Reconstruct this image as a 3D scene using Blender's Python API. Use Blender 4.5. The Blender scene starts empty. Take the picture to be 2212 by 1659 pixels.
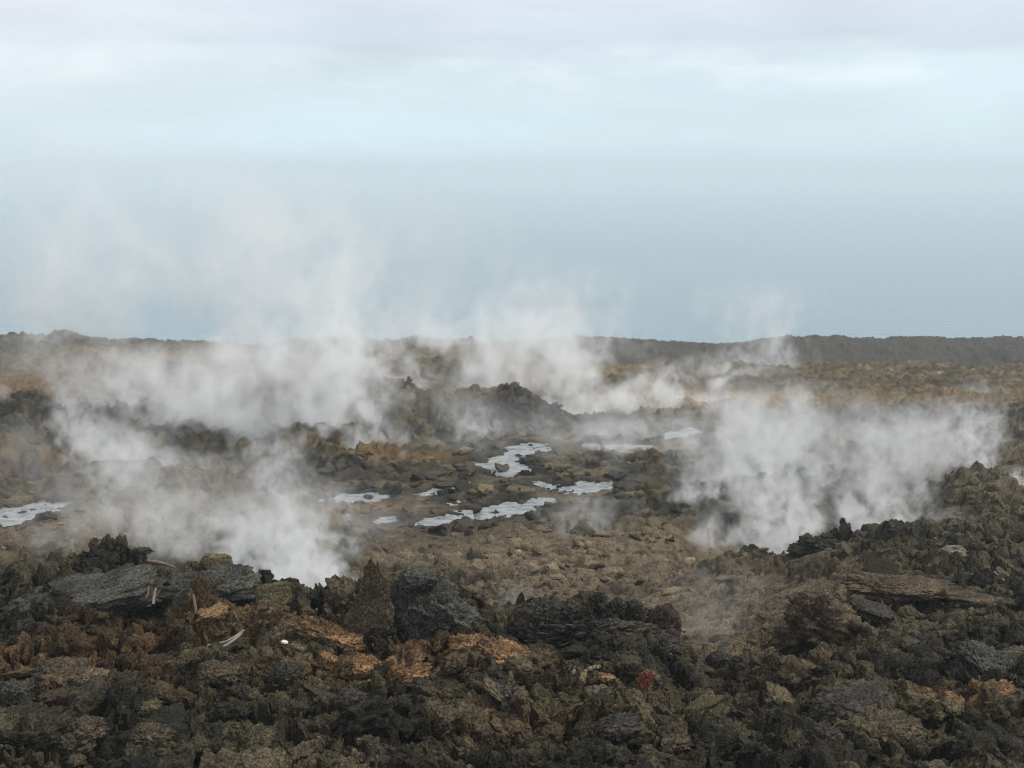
import bpy, bmesh, math, random
import numpy as np
C = bpy.context.scene.collection
SC = bpy.context.scene
R = math.radians
rng = np.random.default_rng(7)
random.seed(7)

# ---------------------------------------------------------------- camera
FDISP, CX, CY = 2268.0, 1106.0, 829.5          # focal length and centre, in the units of the measured positions
PITCH = R(11.65)
cd = bpy.data.cameras.new('camera'); cam = bpy.data.objects.new('camera', cd); C.objects.link(cam)
cd.sensor_width = 36; cd.lens = 36 * FDISP / 2212
cd.clip_start = 0.1; cd.clip_end = 60000
cam.location = (0, 0, 0); cam.rotation_euler = (R(90) - PITCH, 0, 0)
SC.camera = cam

# ---------------------------------------------------------------- sky
SUN_EL, SUN_AZ = 58, -35
w = bpy.data.worlds.new('World'); SC.world = w; w.use_nodes = True
nt = w.node_tree; N = nt.nodes; L = nt.links; N.clear()
out = N.new('ShaderNodeOutputWorld')
sky = N.new('ShaderNodeTexSky'); sky.sky_type = 'NISHITA'; sky.sun_disc = False
sky.sun_elevation = R(SUN_EL); sky.sun_rotation = R(SUN_AZ)
bg1 = N.new('ShaderNodeBackground'); bg1.inputs[1].default_value = 0.07
L.new(sky.outputs[0], bg1.inputs[0])
tc = N.new('ShaderNodeTexCoord'); sep = N.new('ShaderNodeSeparateXYZ'); L.new(tc.outputs['Generated'], sep.inputs[0])
nz = N.new('ShaderNodeTexNoise'); nz.inputs['Scale'].default_value = 5; nz.inputs['Detail'].default_value = 4
mp = N.new('ShaderNodeMapping'); mp.inputs['Scale'].default_value = (1.2, 1.2, 7); mp.inputs['Location'].default_value = (3.1, .7, .2)
L.new(tc.outputs['Generated'], mp.inputs[0]); L.new(mp.outputs[0], nz.inputs[0])
mz = N.new('ShaderNodeMath'); mz.operation = 'MULTIPLY_ADD'; mz.inputs[1].default_value = .045; mz.inputs[2].default_value = -.0225
L.new(nz.outputs[0], mz.inputs[0])
az = N.new('ShaderNodeMath'); az.operation = 'ADD'; L.new(sep.outputs[2], az.inputs[0]); L.new(mz.outputs[0], az.inputs[1])
rp = N.new('ShaderNodeValToRGB'); cr = rp.color_ramp
stops = [(0.0, (.57, .715, .765)), (.035, (.575, .72, .775)), (.075, (.59, .715, .765)), (.094, (.60, .70, .75)), (.104, (.56, .645, .71)), (.15, (.62, .67, .74)), (.35, (.70, .75, .79)), (1, (.72, .77, .82))]
cr.elements[0].position = 0; cr.elements[0].color = (*stops[0][1], 1); cr.elements[1].position = 1; cr.elements[1].color = (*stops[-1][1], 1)
for p_, c_ in stops[1:-1]:
    e = cr.elements.new(p_); e.color = (*c_, 1)
L.new(az.outputs[0], rp.inputs[0])
nz2 = N.new('ShaderNodeTexNoise'); nz2.inputs['Scale'].default_value = 9; nz2.inputs['Detail'].default_value = 5; nz2.inputs['Roughness'].default_value = .6
mp2 = N.new('ShaderNodeMapping'); mp2.inputs['Scale'].default_value = (1, 1, 3.2); L.new(tc.outputs['Generated'], mp2.inputs[0]); L.new(mp2.outputs[0], nz2.inputs[0])
r2 = N.new('ShaderNodeMapRange'); r2.inputs[1].default_value = .47; r2.inputs[2].default_value = .68; r2.inputs[3].default_value = 0; r2.inputs[4].default_value = .55
L.new(nz2.outputs[0], r2.inputs[0])
gz = N.new('ShaderNodeMapRange'); gz.interpolation_type = 'SMOOTHSTEP'; gz.inputs[1].default_value = .05; gz.inputs[2].default_value = .085; L.new(sep.outputs[2], gz.inputs[0])
gz2 = N.new('ShaderNodeMapRange'); gz2.interpolation_type = 'SMOOTHSTEP'; gz2.inputs[1].default_value = .12; gz2.inputs[2].default_value = .09; L.new(sep.outputs[2], gz2.inputs[0])
gm = N.new('ShaderNodeMath'); gm.operation = 'MULTIPLY'; L.new(gz.outputs[0], gm.inputs[0]); L.new(gz2.outputs[0], gm.inputs[1])
gm2 = N.new('ShaderNodeMath'); gm2.operation = 'MULTIPLY'; L.new(gm.outputs[0], gm2.inputs[0]); L.new(r2.outputs[0], gm2.inputs[1])
mc = N.new('ShaderNodeMix'); mc.data_type = 'RGBA'; L.new(gm2.outputs[0], mc.inputs['Factor']); L.new(rp.outputs[0], mc.inputs['A']); mc.inputs['B'].default_value = (.78, .83, .86, 1)
nz3 = N.new('ShaderNodeTexNoise'); nz3.inputs['Scale'].default_value = 4; nz3.inputs['Detail'].default_value = 5; nz3.inputs['Roughness'].default_value = .55
mp3 = N.new('ShaderNodeMapping'); mp3.inputs['Scale'].default_value = (1, 1, 4.5); mp3.inputs['Location'].default_value = (5, 2, 1); L.new(tc.outputs['Generated'], mp3.inputs[0]); L.new(mp3.outputs[0], nz3.inputs[0])
r3 = N.new('ShaderNodeMapRange'); r3.inputs[1].default_value = .3; r3.inputs[2].default_value = .7; r3.inputs[3].default_value = .93; r3.inputs[4].default_value = 1.09; L.new(nz3.outputs[0], r3.inputs[0])
gl = N.new('ShaderNodeMapRange'); gl.interpolation_type = 'SMOOTHSTEP'; gl.inputs[1].default_value = -.12; gl.inputs[2].default_value = -.5; gl.inputs[3].default_value = 0; gl.inputs[4].default_value = .55; L.new(sep.outputs[0], gl.inputs[0])
gv = N.new('ShaderNodeMapRange'); gv.interpolation_type = 'SMOOTHSTEP'; gv.inputs[1].default_value = -.02; gv.inputs[2].default_value = .13; L.new(sep.outputs[2], gv.inputs[0])
gg = N.new('ShaderNodeMath'); gg.operation = 'MULTIPLY'; L.new(gl.outputs[0], gg.inputs[0]); L.new(gv.outputs[0], gg.inputs[1])
mw = N.new('ShaderNodeMix'); mw.data_type = 'RGBA'; L.new(gg.outputs[0], mw.inputs['Factor']); L.new(mc.outputs['Result'], mw.inputs['A']); mw.inputs['B'].default_value = (.80, .81, .84, 1)
bg2 = N.new('ShaderNodeBackground'); L.new(r3.outputs[0], bg2.inputs[1]); L.new(mw.outputs['Result'], bg2.inputs[0])
ms = N.new('ShaderNodeMixShader'); ms.inputs[0].default_value = .92
L.new(bg1.outputs[0], ms.inputs[1]); L.new(bg2.outputs[0], ms.inputs[2]); L.new(ms.outputs[0], out.inputs[0])
w.cycles.sampling_method = 'MANUAL'; w.cycles.sample_map_resolution = 256

# ---------------------------------------------------------------- sun
sd = bpy.data.lights.new('sun', 'SUN'); sd.energy = 2.1; sd.angle = R(10); sd.color = (1, .96, .9)
sun = bpy.data.objects.new('sun', sd); C.objects.link(sun)
sun.rotation_euler = (R(90 - SUN_EL), 0, R(-SUN_AZ) + math.pi)   # behind the viewer's right shoulder
from mathutils import Vector, Matrix
_d = Vector((.80, .10, .85)).normalized()
sun.rotation_euler = _d.to_track_quat('Z', 'Y').to_euler()
sky.sun_elevation = math.asin(_d.z); sky.sun_rotation = math.atan2(_d.x, _d.y)

SC.view_settings.view_transform = 'Standard'; SC.view_settings.look = 'None'
SC.view_settings.exposure = .33; SC.view_settings.gamma = 1; SC.view_settings.use_curve_mapping = False
cy = SC.cycles
cy.use_denoising = True; cy.denoising_prefilter = 'FAST'; cy.pixel_filter_type = 'BLACKMAN_HARRIS'; SC.cycles.filter_width = 1.15; cy.max_bounces = 8; cy.diffuse_bounces = 2; cy.glossy_bounces = 2; cy.transmission_bounces = 1
cy.volume_bounces = 5; cy.transparent_max_bounces = 8; cy.volume_step_rate = .6; cy.volume_max_steps = 256
cy.use_adaptive_sampling = True; cy.adaptive_threshold = .02; cy.sample_clamp_indirect = 4

# ---------------------------------------------------------------- helpers
def link(name, me, mat=None, parent=None):
    o = bpy.data.objects.new(name, me); C.objects.link(o)
    if mat is not None: me.materials.append(mat)
    if parent is not None: o.parent = parent
    return o
def tag(o, label=None, cat=None, group=None, kind=None):
    if label: o['label'] = label
    if cat: o['category'] = cat; o['kind'] = 'thing'
    if group: o['group'] = group
    if kind: o['kind'] = kind
    return o
def mesh_np(name, V, F, col=None, smooth=True):
    """V (n,3), F (m,k) with k = 3 or 4"""
    me = bpy.data.meshes.new(name)
    V = np.ascontiguousarray(V, np.float32); F = np.ascontiguousarray(F, np.int32); m, k = F.shape
    me.vertices.add(len(V)); me.vertices.foreach_set('co', V.ravel())
    me.loops.add(m * k); me.loops.foreach_set('vertex_index', F.ravel())
    me.polygons.add(m); me.polygons.foreach_set('loop_start', np.arange(0, m * k, k, dtype=np.int32))
    me.update(calc_edges=True)
    if smooth: me.polygons.foreach_set('use_smooth', np.ones(m, bool))
    if col is not None:
        a = me.color_attributes.new('col', 'FLOAT_COLOR', 'POINT')
        a.data.foreach_set('color', np.hstack([col, np.ones((len(V), 1))]).astype(np.float32).ravel())
    me.validate(clean_customdata=False)
    return me
def _hash(ix, iy, iz, s=0):
    h = (ix.astype(np.int64) * 374761393 + iy.astype(np.int64) * 668265263 + iz.astype(np.int64) * 2147483647 + s * 974634777) & 0xffffffff
    h = ((h ^ (h >> 13)) * 1274126177) & 0xffffffff
    h = ((h ^ (h >> 16)) * 2246822519) & 0xffffffff
    return (h ^ (h >> 15)) & 0xffffffff
def noise2(x, y, s=0):
    ix = np.floor(x); iy = np.floor(y); fx = x - ix; fy = y - iy
    ix = ix.astype(np.int64); iy = iy.astype(np.int64); z0 = np.zeros(1, np.int64) + s
    ux = fx * fx * fx * (fx * (fx * 6 - 15) + 10); uy = fy * fy * fy * (fy * (fy * 6 - 15) + 10)
    def g(dx, dy):
        a = _hash(ix + dx, iy + dy, z0).astype(np.float64) * (2 * math.pi / 4294967296)
        return np.cos(a) * (fx - dx) + np.sin(a) * (fy - dy)
    a = g(0, 0); b = g(1, 0); c = g(0, 1); d = g(1, 1)
    return 1.45 * ((a + ux * (b - a)) + uy * ((c + ux * (d - c)) - (a + ux * (b - a))))
def fbm2(x, y, o=4, s=0, g=.5, ridge=False):
    t = 0; a = 1; n = 0
    for k in range(o):
        v = noise2(x * 2 ** k + 13.7 * k, y * 2 ** k - 7.1 * k, s + k)
        if ridge: v = 1 - 2 * np.abs(v)
        t = t + a * v; n += a; a *= g
    return t / n
def noise3(P, s=0):
    I = np.floor(P); Fr = P - I; I = I.astype(np.int64); U = Fr * Fr * (3 - 2 * Fr); t = 0
    for dx in (0, 1):
        for dy in (0, 1):
            for dz in (0, 1):
                h = _hash(I[:, 0] + dx, I[:, 1] + dy, I[:, 2] + dz, s).astype(np.float64) / 2147483648 - 1
                t = t + h * np.where(dx, U[:, 0], 1 - U[:, 0]) * np.where(dy, U[:, 1], 1 - U[:, 1]) * np.where(dz, U[:, 2], 1 - U[:, 2])
    return t
def fbm3(P, o=4, s=0, g=.5):
    t = 0; a = 1; n = 0
    for k in range(o):
        t = t + a * noise3(P * 2 ** k + 5.3 * k, s + k); n += a; a *= g
    return t / n
def rubble2(x, y, s=0, warp=.35):
    """broken blocks: the highest of many jittered domes and tilted chips, 0..1"""
    wx = x + warp * noise2(x * 1.7, y * 1.7, s + 50); wy = y + warp * noise2(x * 1.7 + 9, y * 1.7 + 4, s + 51)
    ix = np.floor(wx).astype(np.int64); iy = np.floor(wy).astype(np.int64); best = np.zeros_like(x); cid = np.zeros(x.shape)
    z0 = np.zeros(1, np.int64) + s
    for dx in (-1, 0, 1):
        for dy in (-1, 0, 1):
            h = _hash(ix + dx, iy + dy, z0); a = (h & 1023) / 1023.; b = ((h >> 10) & 1023) / 1023.; c = ((h >> 20) & 1023) / 1023.
            ux = wx - (ix + dx + a); uy = wy - (iy + dy + b); ang = c * 37.
            ca = np.cos(ang); sa = np.sin(ang); u = (ux * ca + uy * sa) * (1 + .8 * b); v = (-ux * sa + uy * ca) / (1 + .3 * a)
            r = .42 + .42 * ((c * 7.3) % 1)
            d2 = (np.abs(u) ** 2.6 + np.abs(v) ** 2.6) ** (1 / 1.3) / (r * r)
            hh = (.25 + .75 * ((a * 5.7 + b) % 1)) * np.sqrt(np.clip(1 - d2, 0, 1)) * (1 + .8 * (u * (a - .5) + v * (b - .5)) / r)
            m = hh > best; best = np.where(m, hh, best); cid = np.where(m, c, cid)
    return best, cid
def sstep(a, b, x):
    t = np.clip((x - a) / (b - a), 0, 1); return t * t * (3 - 2 * t)

# ---------------------------------------------------------------- the lie of the land
ct, st = math.cos(PITCH), math.sin(PITCH)
def at(px, py, D):
    """the world point D metres ahead that is seen in that direction"""
    u = (px - CX) / FDISP; v = (CY - py) / FDISP; k = D / (ct + v * st)
    return (u * k, D, (v * ct - st) * k)
SEA = -60.0
cp = []
def row(pts):
    for p in pts: cp.append(at(*p))
def hid(xs, D, z):
    for x in xs:
        cp.append(((x - CX) / FDISP * D, D, z))
ALL = (-500, 0, 500, 1000, 1500, 2000, 2700)
hid(ALL, 2.5, -4.9); hid(ALL, 5, -4.95); hid(ALL, 8, -5.0)
row([(-100, 1450, 10), (200, 1450, 10), (500, 1450, 10), (800, 1450, 10.1), (1100, 1450, 10.1), (1400, 1470, 9.8)])
row([(-300, 1240, 13), (0, 1248, 13), (100, 1240, 13.2), (200, 1222, 13.2), (270, 1215, 13.2), (340, 1240, 13.1), (430, 1243, 13), (500, 1256, 13), (600, 1266, 12.9), (700, 1270, 12.9), (800, 1268, 12.8),
     (870, 1262, 12.8), (930, 1262, 12.8), (1000, 1300, 12.7), (1060, 1335, 12.5), (1130, 1325, 12.5), (1200, 1320, 12.5), (1300, 1318, 12.5), (1400, 1340, 12.3), (1455, 1405, 12)])
row([(0, 1340, 11.6), (300, 1340, 11.6), (600, 1345, 11.5), (900, 1350, 11.4), (1200, 1390, 11.2)])
hid((-300, 0, 250, 500, 750, 950), 15.5, -8.2); hid((-300, 0, 250, 500, 750), 19, -9.6)
hid((1100, 1250, 1370), 14.6, -7.7)
row([(-300, 1200, 26), (0, 1200, 26), (200, 1200, 26), (400, 1200, 26), (600, 1200, 26), (800, 1200, 25)])
row([(0, 1150, 28.5), (200, 1140, 29), (400, 1140, 29), (600, 1140, 29)])
row([(-300, 1110, 31), (0, 1115, 30.5), (100, 1100, 31.5), (300, 1090, 32), (500, 1090, 32), (700, 1100, 32)])
row([(0, 1030, 35.5), (200, 1015, 36), (300, 1010, 36), (420, 1018, 36), (520, 1030, 36)]); hid((0, 200, 350, 500), 40, -13.0)
row([(0, 975, 44), (100, 970, 45), (300, 960, 46), (600, 985, 43)])
row([(-200, 905, 51), (0, 905, 51), (50, 893, 52), (200, 900, 52), (330, 903, 52)]); hid((-200, 0, 150, 300), 57, -14.6)
row([(-200, 860, 64), (0, 860, 64), (300, 860, 64), (600, 850, 66)])
row([(-200, 800, 80), (0, 800, 80), (300, 800, 80), (600, 800, 80), (800, 800, 79)])
row([(0, 768, 92), (300, 768, 92), (600, 768, 92), (900, 772, 90)])
row([(-200, 735, 106), (0, 731, 106), (60, 734, 106), (90, 742, 106), (130, 728, 106), (165, 732, 106), (195, 742, 106), (300, 742, 106), (430, 752, 106), (600, 750, 106), (700, 745, 106), (800, 749, 106), (860, 743, 106), (960, 742, 106), (1100, 742, 107)])
hid((-500, 0, 300, 700, 1000), 118, -24); hid(ALL, 185, -62); hid(ALL, 230, -66)
# the middle
row([(860, 862, 60), (900, 866, 60), (960, 868, 59), (1020, 868, 58), (1070, 864, 57), (1110, 860, 56), (1150, 880, 54), (1190, 915, 51.5), (1225, 945, 49.5)])
hid((860, 960, 1060), 67, -16.2); hid((1130, 1200), 60, -15.6)
row([(880, 900, 53), (900, 960, 45.5), (700, 975, 43.5), (780, 985, 43), (1040, 925, 51), (1100, 915, 51)])
row([(1100, 965, 45.5), (1200, 970, 45), (1350, 965, 46), (1500, 975, 45)])
row([(700, 1075, 34.5), (850, 1070, 34.8), (1000, 1045, 37), (1100, 1035, 38), (1250, 1055, 36), (1400, 1070, 35)])
row([(820, 1125, 31), (1000, 1115, 31.7), (1150, 1090, 33), (1300, 1110, 32), (1500, 1110, 32)])
row([(1100, 1120, 31), (900, 1135, 30)])
row([(900, 1180, 27), (1100, 1170, 27.5), (1300, 1165, 28), (1480, 1160, 28)])
row([(1000, 1240, 23), (1200, 1240, 23), (1400, 1235, 23.2), (1560, 1230, 22.8)])
row([(1080, 1300, 19.8), (1200, 1300, 19.5), (1400, 1320, 18.6), (1600, 1320, 17.5)])
row([(1500, 1400, 15), (1620, 1400, 14)])
row([(1530, 1470, 12.2), (1540, 1560, 10)])
row([(1300, 925, 52.5), (1400, 915, 54), (1300, 870, 62), (1450, 870, 62), (1300, 830, 72), (1500, 830, 72), (1250, 795, 86), (1400, 795, 86), (1560, 795, 87), (1700, 793, 88), (1850, 790, 88), (2000, 790, 88), (2212, 792, 88), (2500, 790, 88)])
hid((1380, 1500, 1600, 1800, 2000, 2212), 99, -20.6); hid((1500, 1800, 2100, 2500), 112, -22.2); row([(1180, 741, 112), (1250, 740, 120), (1250, 772, 95)])
row([(1200, 738, 130), (1300, 738, 130), (1400, 746, 130), (1480, 749, 130), (1560, 752, 130), (1620, 744, 130), (1700, 733, 130), (1780, 732, 130), (1850, 735, 130), (1990, 733, 130), (2100, 735, 130), (2212, 736, 130), (2500, 734, 130)])
# right-hand slope
row([(1800, 1600, 8.7), (1800, 1500, 10.2), (1800, 1400, 12.3), (1800, 1300, 15.2), (1700, 1290, 17), (1680, 1250, 19.5), (1800, 1220, 18.5), (1830, 1175, 20.5), (1760, 1192, 20.5), (1700, 1205, 21), (1620, 1190, 22.6), (1900, 1160, 21.5)])
row([(2000, 1500, 10), (2000, 1350, 13.5), (2000, 1220, 17.5), (2000, 1130, 21.5), (2050, 1078, 25.5), (2060, 1042, 30)])
row([(2212, 1600, 8.5), (2212, 1400, 12), (2212, 1200, 18), (2212, 1100, 22.5), (2212, 1060, 27.5), (2212, 1030, 31.5), (2130, 1043, 30.5), (2500, 1400, 12), (2500, 1200, 17), (2500, 1040, 27)])
hid((1620, 1720, 1830, 1920), 25, -11.3); hid((2000,), 27, -11.5); hid((2050, 2150, 2250, 2500), 35.5, -12.3)
row([(1560, 1110, 31.5), (1700, 1090, 32.5), (1850, 1050, 36), (1600, 1040, 38), (1750, 1000, 41), (1900, 1000, 41.5)])
row([(1600, 960, 46), (1760, 945, 48), (1900, 940, 48.5), (1600, 910, 54), (1800, 905, 54), (2000, 900, 55), (2200, 905, 52)])
row([(1700, 860, 64), (1900, 855, 64), (2100, 850, 64), (2300, 850, 64), (1700, 820, 76), (2000, 820, 76), (2250, 820, 76)])
hid((-1500, 3700), 10, -5); hid((-1500, 3700), 30, -9); hid((-1500, 3700), 60, -13); hid((-1500, 3700), 100, -18); hid((-1500, 3700), 130, -24)
hid((-500, 0, 300, 700, 1000), 150, -45); hid((1300, 1600, 2000, 2500), 150, -38)
cp = np.array(cp)
KS = 7.0
def warpq(X, Y): return np.stack([X / Y * KS, np.log(Y) * 3.0], -1)
Q = warpq(cp[:, 0], cp[:, 1]); base = lambda Y: -4.2 - 0.135 * Y
d = np.sqrt(((Q[:, None] - Q[None]) ** 2).sum(-1) + .02)
coef = np.linalg.solve(d + 1e-3 * np.eye(len(Q)) * -1, cp[:, 2] - base(cp[:, 1]))
SG = np.linspace(-2.3, 2.3, 461); LG = np.linspace(math.log(2.2), math.log(240), 520)
gs, gl = np.meshgrid(SG, LG); G = np.zeros(gs.shape)
for i in range(len(LG)):
    qq = np.stack([gs[i] * KS, gl[i] * 3.0], -1)
    G[i] = np.sqrt(((qq[:, None] - Q[None]) ** 2).sum(-1) + .02) @ coef + base(np.exp(gl[i]))
def macro(X, Y):
    s = np.clip(X / Y, -2.29, 2.29); l = np.clip(np.log(Y), LG[0], LG[-1] - 1e-6)
    a = (s - SG[0]) / (SG[1] - SG[0]); b = (l - LG[0]) / (LG[1] - LG[0])
    i = np.clip(a.astype(int), 0, len(SG) - 2); j = np.clip(b.astype(int), 0, len(LG) - 2); fa = a - i; fb = b - j
    return (G[j, i] * (1 - fa) + G[j, i + 1] * fa) * (1 - fb) + (G[j + 1, i] * (1 - fa) + G[j + 1, i + 1] * fa) * fb
def hit(px, py, d0=5.0, d1=150.0, f=None):
    """first point of the land along a direction of sight: used to read positions off once, in metres"""
    D = np.exp(np.linspace(math.log(d0), math.log(d1), 1500)); u = (px - CX) / FDISP; v = (CY - py) / FDISP; k = D / (ct + v * st)
    X = u * k; Z = (v * ct - st) * k; g = (f or macro)(X, D); below = np.nonzero(Z <= g)[0]
    i = below[0] if len(below) else len(D) - 1
    return np.array([X[i], D[i], g[i]])

# ---------------------------------------------------------------- water lying in the hollows (outlines in metres)
POOLS = [
 [(-160, 1112), (0, 1101), (40, 1094), (90, 1087), (150, 1084), (158, 1092), (135, 1098), (118, 1108), (112, 1116), (70, 1126), (20, 1136), (-160, 1146)],
 [(1085, 978), (1098, 966), (1150, 957), (1192, 958), (1180, 972), (1140, 984), (1112, 996), (1118, 1004), (1140, 1008), (1137, 1024), (1133, 1039), (1106, 1038), (1072, 1024), (1038, 1010), (1003, 1000), (1048, 997), (1076, 986)],
 [(1206, 1068), (1216, 1056), (1262, 1042), (1322, 1041), (1326, 1050), (1304, 1062), (1246, 1071)],
 [(1005, 1122), (1030, 1106), (1052, 1094), (1100, 1084), (1180, 1074), (1190, 1082), (1162, 1098), (1128, 1112), (1080, 1118), (1040, 1124)],
 [(884, 1134), (950, 1116), (1012, 1111), (1000, 1120), (955, 1130), (930, 1138)],
 [(688, 1082), (730, 1070), (795, 1065), (850, 1070), (856, 1080), (760, 1085), (720, 1086)],
 [(898, 1069), (950, 1053), (1008, 1042), (1016, 1049), (950, 1067), (915, 1073)],
 [(808, 1128), (822, 1119), (852, 1120), (858, 1126), (820, 1132)],
 [(1150, 1038), (1176, 1041), (1196, 1052), (1186, 1057), (1164, 1049)],
 [(1232, 960), (1290, 957), (1380, 959), (1440, 966), (1400, 972), (1300, 970)],
 [(1408, 941), (1440, 934), (1500, 925), (1520, 933), (1480, 944), (1430, 950)],
 [(955, 1087), (985, 1078), (1000, 1083), (985, 1091)],
]
pools = []
for poly in POOLS:
    cx_ = sum(p[0] for p in poly) / len(poly); cy_ = sum(p[1] for p in poly) / len(poly)
    h0 = hit(max(cx_, 5), cy_, 20); zl = h0[2]
    P = []
    for px, py in poly:
        u = (px - CX) / FDISP; v = (CY - py) / FDISP; k = zl / (v * ct - st)
        P.append((u * k, (ct + v * st) * k))
    pools.append((np.array(P), zl))
def sdf(P, X, Y):
    d = np.full(X.shape, 1e9); ins = np.zeros(X.shape, bool); n = len(P)
    for i in range(n):
        a = P[i]; b = P[(i + 1) % n]; e = b - a; wx = X - a[0]; wy = Y - a[1]
        t = np.clip((wx * e[0] + wy * e[1]) / (e @ e), 0, 1); d = np.minimum(d, (wx - t * e[0]) ** 2 + (wy - t * e[1]) ** 2)
        c = ((a[1] <= Y) != (b[1] <= Y)) & (X < a[0] + (Y - a[1]) / (e[1] if abs(e[1]) > 1e-9 else 1e-9) * e[0]); ins ^= c
    return np.where(ins, -1, 1) * np.sqrt(d)

# patches: centre in metres on the land, half sizes in metres
def patch(X, Y, px, py, rx, ry, s=0, d0=5.0, soft=.6, rot=0):
    """soft-edged, ragged patch on the land round a measured point; rx, ry are its half sizes in metres"""
    key = (px, py, d0)
    if key not in _HC: _HC[key] = hit(px, py, d0)
    c = _HC[key]; dx = X - c[0]; dy = Y - c[1]; ca, sa = math.cos(rot), math.sin(rot); out = np.zeros(np.shape(X)); q = (1.5 + soft) * max(rx, ry)
    m = (np.abs(dx) < q) & (np.abs(dy) < q)
    if not m.any(): return out
    dx = dx[m]; dy = dy[m]; X = X[m]; Y = Y[m]
    r = np.sqrt(((dx * ca + dy * sa) / rx) ** 2 + ((-dx * sa + dy * ca) / ry) ** 2)
    out[m] = sstep(1 + soft, 1 - soft, r + .55 * fbm2(X * 2.2 / ry ** .7, Y * 2.2 / ry ** .7, 4, 200 + s)); return out
_HC = {}

def land(X, Y, fine=True):
    z = macro(X, Y)
    far = sstep(14, 60, Y)
    # smoothness: the brown sheets of ropy lava in the middle
    smooth = np.zeros_like(z)
    for (px, py, rx, ry) in ((1250, 1200, 5.5, 3.6), (1500, 1230, 4.0, 3.0), (1400, 1300, 3.2, 2.4), (1600, 1340, 2.6, 2.2), (1250, 1255, 3, 3), (1150, 1165, 4, 2.0), (1560, 1420, 1.4, 1.4), (150, 1160, 5, 1.6), (480, 1110, 5, 2)):
        smooth = np.maximum(smooth, patch(X, Y, px, py, rx, ry, 3, 12))
    smooth = np.maximum(smooth, .45 * sstep(55, 75, Y) * sstep(105, 95, Y))
    smooth = smooth * (Y > 12.9)
    smooth = smooth * (.35 + .65 * sstep(-.3, .15, fbm2(X * .55, Y * 1.1, 4, 90)))
    rough = 1 - .72 * smooth
    big = fbm2(X * .38, Y * .38, 3, 5) * .34 * sstep(9, 26, Y) * (1 - .5 * smooth)
    big += fbm2(X * .13, Y * .13, 2, 6) * .3 * sstep(25, 50, Y)
    ridge = np.clip(fbm2(X * .5, Y * .8, 3, 8, ridge=True) - .3, 0, 1) * .7 * sstep(24, 34, Y) * sstep(112, 96, Y) * (1 - .6 * smooth)
    z = z + big + ridge
    z = z - .05
    if fine:
        near = Y < 26
        if near.any():
            xn = X[near] + .05 * noise2(X[near] * 9, Y[near] * 9, 88); yn = Y[near]; wn = sstep(26, 18, yn) * rough[near]
            a6 = fbm2(xn * 11, yn * 11, 4, 83, .7)
            cre = np.clip(.12 - np.abs(fbm2(xn * 1.1, yn * 1.7, 3, 84, .6)), 0, .12) / .12
            z[near] += wn * (a6 * .03 - cre ** 1.3 * .34)
        clump = .35 + .9 * np.clip(fbm2(X * .9, Y * .9, 3, 9) + .35, 0, 1.2)
        a1, c1 = rubble2(X / .62, Y / .62, 11); a2, c2 = rubble2(X / .27, Y / .27, 12); a3, c3 = rubble2(X / .115, Y / .115, 13)
        n1 = fbm2(X * 5, Y * 5, 5, 14, .6)
        z = z + rough * clump * ((a1 - .3) * (.25 + .10 * sstep(16, 12, Y)) + (a2 - .3) * .10) + rough * ((a3 - .3) * .045 * (1 - .4 * far)) + n1 * .055 * (.3 + .7 * rough)
        b1, _ = rubble2(X / 1.9, Y / 1.9, 15)
        z = z + (b1 - .35) * .20 * sstep(22, 34, Y) * rough * clump
        # ropes and cracks of the smooth sheets
        q = X * .8 + Y * 2.6 + 1.6 * noise2(X * .6, Y * .6, 17)
        z = z + smooth * (.05 * np.abs(noise2(q * .5, X * .35, 18)) * 2 + .035 * fbm2(X * 1.2, Y * 4.2, 4, 19, .6, True))
        n2 = np.clip(rubble2(X / .8, Y / .8, 21)[0] - .62, 0, 1) * smooth * .35; z = z + n2
        z = z - smooth * .10 * sstep(.07, .0, np.abs(fbm2(X * .7, Y * 1.5, 3, 92, .5)))
        # far crest: small teeth
        z = z + sstep(98, 104, Y) * sstep(136, 131, Y) * (np.clip(fbm2(X * .55, Y * .3, 4, 23, .65), -.2, 1) * .55)
        # crags along the dark ridge in the middle and the banks on the left
        for (px, py, D, rx, ry, hh) in ((1105, 850, 56, 3.2, 1.6, .45), (1150, 880, 54, 2.4, 1.8, .4), (1195, 915, 51.5, 2.4, 1.8, .4), (1030, 848, 58, 2, 1, .2), (868, 838, 60, 1.3, 1, 1.0), (1085, 905, 51.5, 1.8, .8, .9),
                                    (60, 890, 52, 2.4, 1.2, .8), (250, 898, 52, 5, 1.2, .6), (1060, 958, 46, 2.5, .8, .4), (1490, 905, 55, 2.2, .8, .9), (1810, 920, 50, 1.5, .8, .9), (1300, 1285, 12.6, .5, .35, .12), (1420, 965, 46, 1.6, .6, .6), (1560, 1030, 39, 2, .7, .6), (1400, 1085, 33.5, 1.6, .6, .4), (130, 722, 105.5, 2.4, 2, .9)):
            c = at(px, py, D); r2_ = ((X - c[0]) / rx) ** 2 + ((Y - c[1]) / ry) ** 2
            m = r2_ < 5
            if m.any(): z[m] += np.exp(-r2_[m] * 1.3) * hh * (.25 + .75 * np.clip(fbm2(X[m] * 2.1, Y[m] * 2.1, 4, 31, .65) + .45, 0, 1.5))
    S = np.full(z.shape, 1e9); W = np.zeros(z.shape); WZ = np.zeros(z.shape)
    for P, zl in pools:
        x0, y0 = P.min(0) - 6.2; x1, y1 = P.max(0) + 6.2; m = (X > x0) & (X < x1) & (Y > y0) & (Y < y1)
        if not m.any(): continue
        sd_ = sdf(P, X[m], Y[m]); w_ = 1 / (np.maximum(sd_, 0) + .22) ** 4; S[m] = np.minimum(S[m], sd_); W[m] += w_; WZ[m] += w_ * zl
    m = S < 6
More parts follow.
